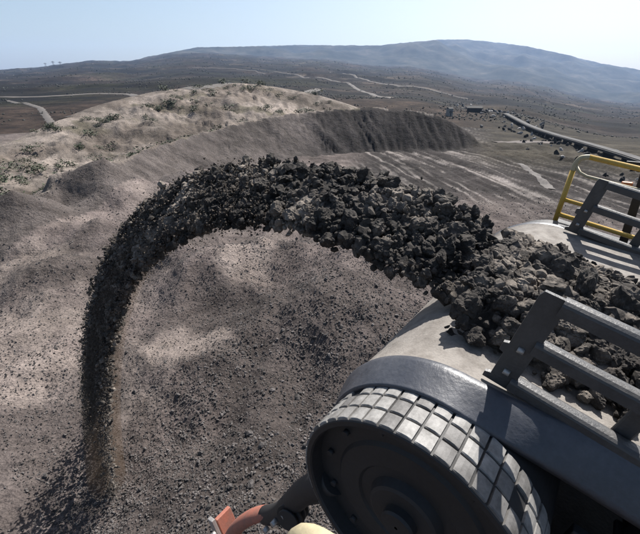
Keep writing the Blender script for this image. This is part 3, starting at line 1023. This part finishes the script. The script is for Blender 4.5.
# lumps in flight
def fly(n, t0, t1, spread, seed, smin, smax, power, bias=1.0):
    g = np.random.default_rng(seed)
    T = g.uniform(t0, t1, n)
    w = (.03 + .86 * g.random(n) ** bias) * (.72 + .28 * sst(0, .08, T))
    dz = g.normal(0, 1, n) * spread * (.55 + .75 * T)
    ds = g.normal(0, 1, n) * spread * (.5 + .9 * T)
    k = np.clip(g.normal(0, .05, n), -.12, .12)
    P = flight(np.clip(w + k * T, -.08, 1.08), T, dz, ds)
    s = smin + (smax - smin) * g.power(power, n)
    return P, s, T
P1, s1, T1 = fly(7000, -.05, .60, .052, 21, .020, .085, .28)
P2, s2, T2 = fly(15000, .5, 2.24, .050, 22, .03, .10, .40)
P3, s3, T3 = fly(14000, 0.0, 2.24, .062, 23, .012, .035, .5, .9)
# dust-fine grains trailing on the inner side of the fall
P4, s4, T4 = fly(48000, .35, 2.25, .085, 24, .006, .018, .5, 1.4)

allP = np.concatenate([Pb, P1, P2]); allS = np.concatenate([szb, s1, s2])
kind = np.concatenate([np.zeros(len(Pb), int), np.ones(len(P1), int), np.ones(len(P2), int)])
above = allP[:, 2] > gz(allP[:, 0], allP[:, 1]) - .1
allP, allS, kind = allP[above], allS[above], kind[above]
rel = allP - np.array([0, 0, CAM_H])
c_, s_ = math.cos(PITCH), math.sin(PITCH)
dep = rel[:, 1] * c_ - rel[:, 2] * s_
pxx = 320 + F_PX * rel[:, 0] / np.maximum(dep, .1)
pyy = 267 - F_PX * (rel[:, 1] * s_ + rel[:, 2] * c_) / np.maximum(dep, .1)
infr = (dep > .5) & (pxx > 0) & (pxx < 640) & (pyy > 0) & (pyy < 534)
app = np.where(infr, allS / np.maximum(dep, .5), 0)
# lumps lying uppermost are the ones one sees: prefer those not covered by a nearer lump
cell = {}
order = np.argsort(np.linalg.norm(rel, axis=1))
seen = np.zeros(len(allP), bool)
for i in order:
    if not infr[i]: continue
    key = (int(pxx[i] // 5), int(pyy[i] // 5))
    if key not in cell:
        cell[key] = i; seen[i] = True
        rad_px = int(F_PX * app[i] * .6 // 5)
        for a_ in range(-rad_px, rad_px + 1):
            for b_ in range(-rad_px, rad_px + 1):
                cell.setdefault((key[0] + a_, key[1] + b_), i)
score = app * seen
pick = np.argsort(-score)[:300]
isp = np.zeros(len(allP), bool); isp[pick] = True
big_shapes = []
for k in range(10):
    V, Fc = clod_shape(4, 900 + k)
    me = bpy.data.meshes.new('clod')
    me.from_pydata(V.tolist(), [], Fc.tolist())
    me.materials.append(CLOD)
    big_shapes.append(me)
from mathutils import Quaternion
for n_, i in enumerate(pick):
    o = bpy.data.objects.new('clod', big_shapes[n_ % 10])
    o.location = allP[i]
    q = Quaternion(rng.normal(size=4)); q.normalize()
    o.rotation_mode = 'QUATERNION'; o.rotation_quaternion = q
    o.scale = (allS[i] * 1.12,) * 3
    COL.objects.link(o)
    if kind[i] == 0:
        tag(o, 'rough dark clod riding on top of the loaded belt', 'clod', 'clods riding on the belt')
    else:
        tag(o, 'rough dark clod flying in the arc thrown off the belt', 'clod', 'clods flying in the arc')
m0 = (~isp) & (kind == 0)
o = swarm('small_clods_on_belt', allP[m0], allS[m0], 2, CLOD, 31); tag(o, 'mass of smaller dark clods heaped along the belt', 'clods', kind='stuff')
m1 = (~isp) & (kind == 1) & (dep < 6.5)
o = swarm('thrown_clods', allP[m1], allS[m1], 2, CLOD, 35); tag(o, 'dense mass of smaller clods thrown off the drum', 'clods', kind='stuff')
m1 = (~isp) & (kind == 1) & (dep >= 6.5)
o = swarm('falling_clods', allP[m1], allS[m1], 1, CLOD, 32, kinds=8); tag(o, 'arching stream of dark clods falling from the belt end', 'clods', kind='stuff')
k3 = P3[:, 2] > gz(P3[:, 0], P3[:, 1])
o = swarm('falling_crumbs', P3[k3], s3[k3], 1, CLOD, 33); tag(o, 'small crumbs falling within the arching stream', 'crumbs', kind='stuff')
k4 = P4[:, 2] > gz(P4[:, 0], P4[:, 1])
o = swarm('falling_grains', P4[k4], s4[k4], 0, GRAIN, 34); tag(o, 'brown fine grains trailing from the falling stream', 'grains', kind='stuff')

# the dense heart of the fall
def heart():
    nT, na = 150, 40
    T = np.linspace(.10, 1.9, nT)
    TT, AA = np.meshgrid(T, np.linspace(0, 2 * np.pi, na, endpoint=False), indexing='ij')
    tt, aa = TT.ravel(), AA.ravel()
    k = sst(.10, .25, tt) * (1 - .9 * sst(1.2, 1.88, tt))
    lump = 1 + .35 * fbm(tt * 16, np.cos(aa) * 2 + np.sin(aa) * 3, 3, 951) + .25 * fbm(tt * 45, aa * 4, 2, 955)
    w = .43 + .33 * np.cos(aa) * k * lump
    P = flight(w, tt, .13 * np.sin(aa) * k * lump * (.7 + .5 * tt), .10 * np.sin(aa) * k * lump)
    i = np.arange(nT - 1)[:, None] * na; j = np.arange(na)[None]
    Fc = np.stack([i + j, i + (j + 1) % na, i + na + (j + 1) % na, i + na + j], -1).reshape(-1, 4)
    o = np_mesh('falling_mass', P, Fc, CLOD)
    tag(o, 'dense dark mass of overburden at the heart of the falling stream', 'overburden', kind='stuff')
heart()

# dust hanging in the inner side of the fall
def dust():
    m = bpy.data.materials.new('falling_dust'); m.use_nodes = True
    nt = m.node_tree; nt.nodes.clear()
    out = node(nt, 'ShaderNodeOutputMaterial'); v = node(nt, 'ShaderNodeVolumePrincipled')
    v.inputs['Color'].default_value = (.16, .115, .085, 1)
    v.inputs['Density'].default_value = .40
    nt.links.new(v.outputs[0], out.inputs['Volume'])
    T = np.linspace(.62, 2.32, 14)
    P = flight(np.full(14, .20), T)
    o = tube('falling_dust', list(P), list(np.interp(T, [.62, .9, 1.5, 1.9, 2.3], [.05, .32, .55, .72, 1.0])), m, None, 16, 3)
    tag(o, 'brown dust hanging along the inner side of the falling stream', 'dust', kind='stuff')
dust()

# ------------------------------------------------------------------ shrubs on the pale hill
def leaf_mat(name, col):
    m, nt, b = new_mat(name)
    geo = node(nt, 'ShaderNodeNewGeometry')
    n = noise_node(nt, geo.outputs['Position'], 2.5, 4, .6)
    rp = ramp_node(nt, n.outputs[0], [(.3, tuple(c * .6 for c in col)), (.7, tuple(c * 1.5 for c in col))])
    nt.links.new(rp.outputs[0], b.inputs['Base Color'])
    b.inputs['Roughness'].default_value = .8
    return m
LEAF = leaf_mat('shrub_leaf', (0.0312, 0.0396, 0.0168))
WOOD = painted('shrub_wood', (0.06, 0.045, 0.03), .9)
def shrub_mesh(seed):
    g = np.random.default_rng(seed)
    n = 150
    V, Fc = [], []
    lob = g.normal(size=(5, 3)) * np.array([.5, .5, .2]) + np.array([0, 0, .45])
    for i in range(n):
        c = lob[g.integers(0, 5)] + g.normal(size=3) * np.array([.24, .24, .17])
        c[2] = max(.06, c[2])
        a, b = g.normal(size=3), g.normal(size=3)
        a /= np.linalg.norm(a); b -= a * (a @ b); b /= np.linalg.norm(b)
        s = g.uniform(.07, .15)
        k = len(V)
        V += [c - a * s, c - b * s * .5, c + a * s, c + b * s * .5]
        Fc.append((k, k + 1, k + 2, k + 3))
    me = bpy.data.meshes.new('foliage'); me.from_pydata([tuple(v) for v in V], [], Fc); me.materials.append(LEAF)
    return me
def stem_mesh(seed):
    g = np.random.default_rng(seed)
    o = tube('stem', [(0, 0, -.25), (.03, .02, .2), tuple(g.normal(size=2) * .12) + (.5,)], [.05, .04, .02], WOOD, None, 6)
    me = o.data
    bpy.data.objects.remove(o)
    return me
FOL = [shrub_mesh(600 + k) for k in range(6)]; STM = [stem_mesh(650 + k) for k in range(3)]
def shrubs(n=150):
    made = 0; tries = 0
    while made < n and tries < 6000:
        tries += 1
        a = rng.uniform(-44, 2); r = rng.uniform(62, 175)
        x, y = polar(a, r)
        x, y = np.array([x]), np.array([y])
        D, Z, L, SG = near_line(x, y, RIDGE); D2, Z2, L2, SG2 = near_line(x, y, HILL)
        if SG[0] < 0 or D[0] < 2.5 or SG2[0] > 0: continue
        dens = float(fbm(x / 17, y / 9, 4, 133)[0])
        if dens < rng.uniform(-.35, .55): continue
        z = float(gz(x, y)[0])
        o = empty('shrub', (float(x[0]), float(y[0]), z))
        sc = rng.uniform(.7, 2.0) * (1.3 if dens > .3 else 1.0)
        o.scale = (sc * 1.2, sc * 1.2, sc * .8); o.rotation_euler.z = rng.uniform(0, 6.28)
        tag(o, 'low green shrub growing on the pale hill', 'shrub', 'shrubs on the pale hill')
        f = bpy.data.objects.new('crown', FOL[made % 6]); COL.objects.link(f); f.parent = o
        s = bpy.data.objects.new('stem', STM[made % 3]); COL.objects.link(s); s.parent = o
        made += 1
shrubs()

# dark scrub dotting the plain far off
def scrub():
    n = 26000
    a = rng.uniform(-50, 50, n); r = np.exp(rng.uniform(math.log(200), math.log(2600), n))
    x, y = polar(a, r)
    keep = fbm(x / 90, y / 60, 5, 801, .65) > rng.uniform(.0, .6, n)
    x, y, r = x[keep], y[keep], r[keep]
    sz = rng.uniform(.25, 1.0, len(x)) * (.35 + r / 560)
    o = swarm('scrub', np.stack([x, y, gz(x, y) + sz * .2], 1), sz, 1, LEAFD, 41, kinds=6)
    tag(o, 'dark scrub dotted over the far plain', 'scrub', kind='stuff')
LEAFD = leaf_mat('scrub_leaf', (0.0132, 0.0144, 0.0084))
scrub()

# ------------------------------------------------------------------ mine plant beyond the ridge
WHITE = painted('white_sheet', (.22, .215, .20), .8, (.12, .11, .10), .5, 1.0)
BELTG = painted('far_belt', (.045, .042, .04), 1.0, (.025, .022, .02), .6, .3)
PLANT = painted('plant_steel', (.022, .021, .02), .95, (.045, .04, .036), .4, 1.0)
def bench_conveyor(a, b, label):
    A, B = at(*a), at(*b)
    d = np.array([B.x - A.x, B.y - A.y]); Lg = np.linalg.norm(d); d /= Lg
    nx = np.array([-d[1], d[0]])
    root = empty('bench_conveyor', tuple(A))
    tag(root, label, 'conveyor')
    n = int(Lg // 9)
    pts = []
    for i in range(n + 1):
        p = np.array([A.x, A.y]) + d * (Lg * i / n)
        pts.append(np.array([p[0], p[1], float(gz(p[0], p[1])[0])]))
    zz = np.convolve(np.pad([p[2] for p in pts], 3, mode='edge'), np.ones(7) / 7, 'valid')
    n3 = np.array([nx[0], nx[1], 0])
    for i in range(n):
        p = np.array([pts[i][0], pts[i][1], zz[i]]); q = np.array([pts[i + 1][0], pts[i + 1][1], zz[i + 1]])
        e = (q - p) * .985
        obox('belt_section', p + kv * 1.5 - n3 * 1.0, e, n3 * 2.0, kv * .25, BELTG, root, 0)
        obox('side_beam', p + kv * 1.1 - n3 * 1.35, e, n3 * .3, kv * .5, PLANT, root, 0)
        obox('trestle', p - kv * 1.5 - n3 * 1.2, e * .06, n3 * 2.4, kv * 2.6, PLANT, root, 0)
    return root
bench_conveyor((505, 116), (650, 172), 'long low bench conveyor crossing the plain beyond the ridge')

def shed(px, py, w, dd, h, label, wall, ang):
    p = at(px, py)
    root = empty('shed', tuple(p))
    tag(root, label, 'shed')
    ca, sa = math.cos(ang), math.sin(ang)
    ex, ey = np.array([ca, sa, 0]), np.array([-sa, ca, 0])
    o = np.array(p) - ex * w / 2 - ey * dd / 2 - kv * .6
    obox('wall', o, ex * w, ey * dd, kv * (h + .6), wall, root, .02)
    top = o + kv * (h + .6)
    V = [top - ex * .2 - ey * .2, top + ex * (w + .2) - ey * .2, top + ex * (w + .2) + ey * (dd + .2), top - ex * .2 + ey * (dd + .2),
         top + ey * dd / 2 - ex * .2 + kv * dd * .22, top + ey * dd / 2 + ex * (w + .2) + kv * dd * .22]
    child(mesh_obj('roof', V, [(0, 1, 5, 4), (2, 3, 4, 5), (0, 4, 3), (1, 2, 5), (3, 2, 1, 0)], PLANT), root)
    obox('door', o + ex * w * .4 - ey * .06 + kv * .6, ex * w * .18, ey * .05, kv * h * .75, PLANT, root, 0)
    for k in (.15, .72):
        obox('window', o + ex * w * k - ey * .06 + kv * (.6 + h * .4), ex * w * .12, ey * .05, kv * h * .3, PLANT, root, 0)
shed(449, 116, 2.4, 2.4, 3.5, 'small white shed beyond the dark ridge end', WHITE, .3)
shed(474, 112, 8, 5, 2.2, 'long dark shed on the plain beside the white shed', PLANT, -.35)

# tipped boulders and scrap along the conveyor
def debris(n=200):
    A, B = at(478, 108), at(668, 196)
    for k in range(n):
        f = rng.random()
        p = np.array([A.x + (B.x - A.x) * f, A.y + (B.y - A.y) * f]) + rng.normal(size=2) * (3 + 10 * (1 - f))
        s = rng.uniform(.25, .8) * (.8 + 1.2 * (1 - f))
        z = float(gz(p[0], p[1])[0])
        pale = k % 3 == 0
        o = bpy.data.objects.new('boulder', (BO_P if pale else BO_D)[k % 5])
        o.location = (p[0], p[1], z + s * .3); o.scale = (s * 1.3, s, s); o.rotation_euler = tuple(rng.uniform(0, 6, 3))
        COL.objects.link(o)
        if pale: tag(o, 'pale boulder tipped along the bench conveyor', 'boulder', 'pale boulders beside the bench conveyor')
        else: tag(o, 'dark boulder tipped along the bench conveyor', 'boulder', 'dark boulders beside the bench conveyor')
PALEROCK = clod_material('pale_rock', (0.15, 0.138, 0.126), (0.252, 0.234, 0.216), (0.36, 0.342, 0.318))
DARKROCK = clod_material('dark_rock', (0.012, 0.012, 0.012), (0.03, 0.0276, 0.0258), (0.054, 0.048, 0.045))
def bmesh_variants(mat, seed):
    out = []
    for k in range(5):
        V, Fc = clod_shape(2, seed + k)
        me = bpy.data.meshes.new('boulder'); me.from_pydata(V.tolist(), [], Fc.tolist()); me.materials.append(mat); out.append(me)
    return out
BO_P, BO_D = bmesh_variants(PALEROCK, 700), bmesh_variants(DARKROCK, 720)
debris()

# masts on the skyline
def mast(px, py, h, label):
    p = at(px, py)
    root = empty('mast', tuple(p)); tag(root, label, 'mast', 'masts on the skyline')
    b = np.array(p)
    for sx, sy in ((-1, -1), (-1, 1), (1, -1), (1, 1)):
        tube('leg', [b + np.array([sx * 4, sy * 4, -3]), b + np.array([sx * .6, sy * .6, h])], [.45, .3], PLANT, root, 5)
    for f, wd in ((.75, 9), (.88, 7)):
        obox('cross_arm', b + np.array([-wd, -.5, h * f]), (2 * wd, 0, 0), (0, 1, 0), (0, 0, 1), PLANT, root, 0)
for px, h in ((46, 19), (54, 23), (61, 20)):
    mast(px, 67, h, 'thin lattice mast on the far skyline')

# ------------------------------------------------------------------ air
def haze():
    m = bpy.data.materials.new('haze')
    m.use_nodes = True
    nt = m.node_tree
    nt.nodes.clear()
    out = node(nt, 'ShaderNodeOutputMaterial')
    v = node(nt, 'ShaderNodeVolumePrincipled')
    v.inputs['Color'].default_value = (.45, .64, 1.0, 1)
    v.inputs['Density'].default_value = 6.5e-5
    v.inputs['Anisotropy'].default_value = .2
    nt.links.new(v.outputs[0], out.inputs['Volume'])
    zlo, zhi, e = -620.0, 900.0, 9700.0
    o = obox('haze', (-e, -e, zlo), (2 * e, 0, 0), (0, 2 * e, 0), (0, 0, zhi - zlo), m, None, 0)
    tag(o, 'pale blue haze hanging over the whole plain', 'haze', kind='stuff')
haze()
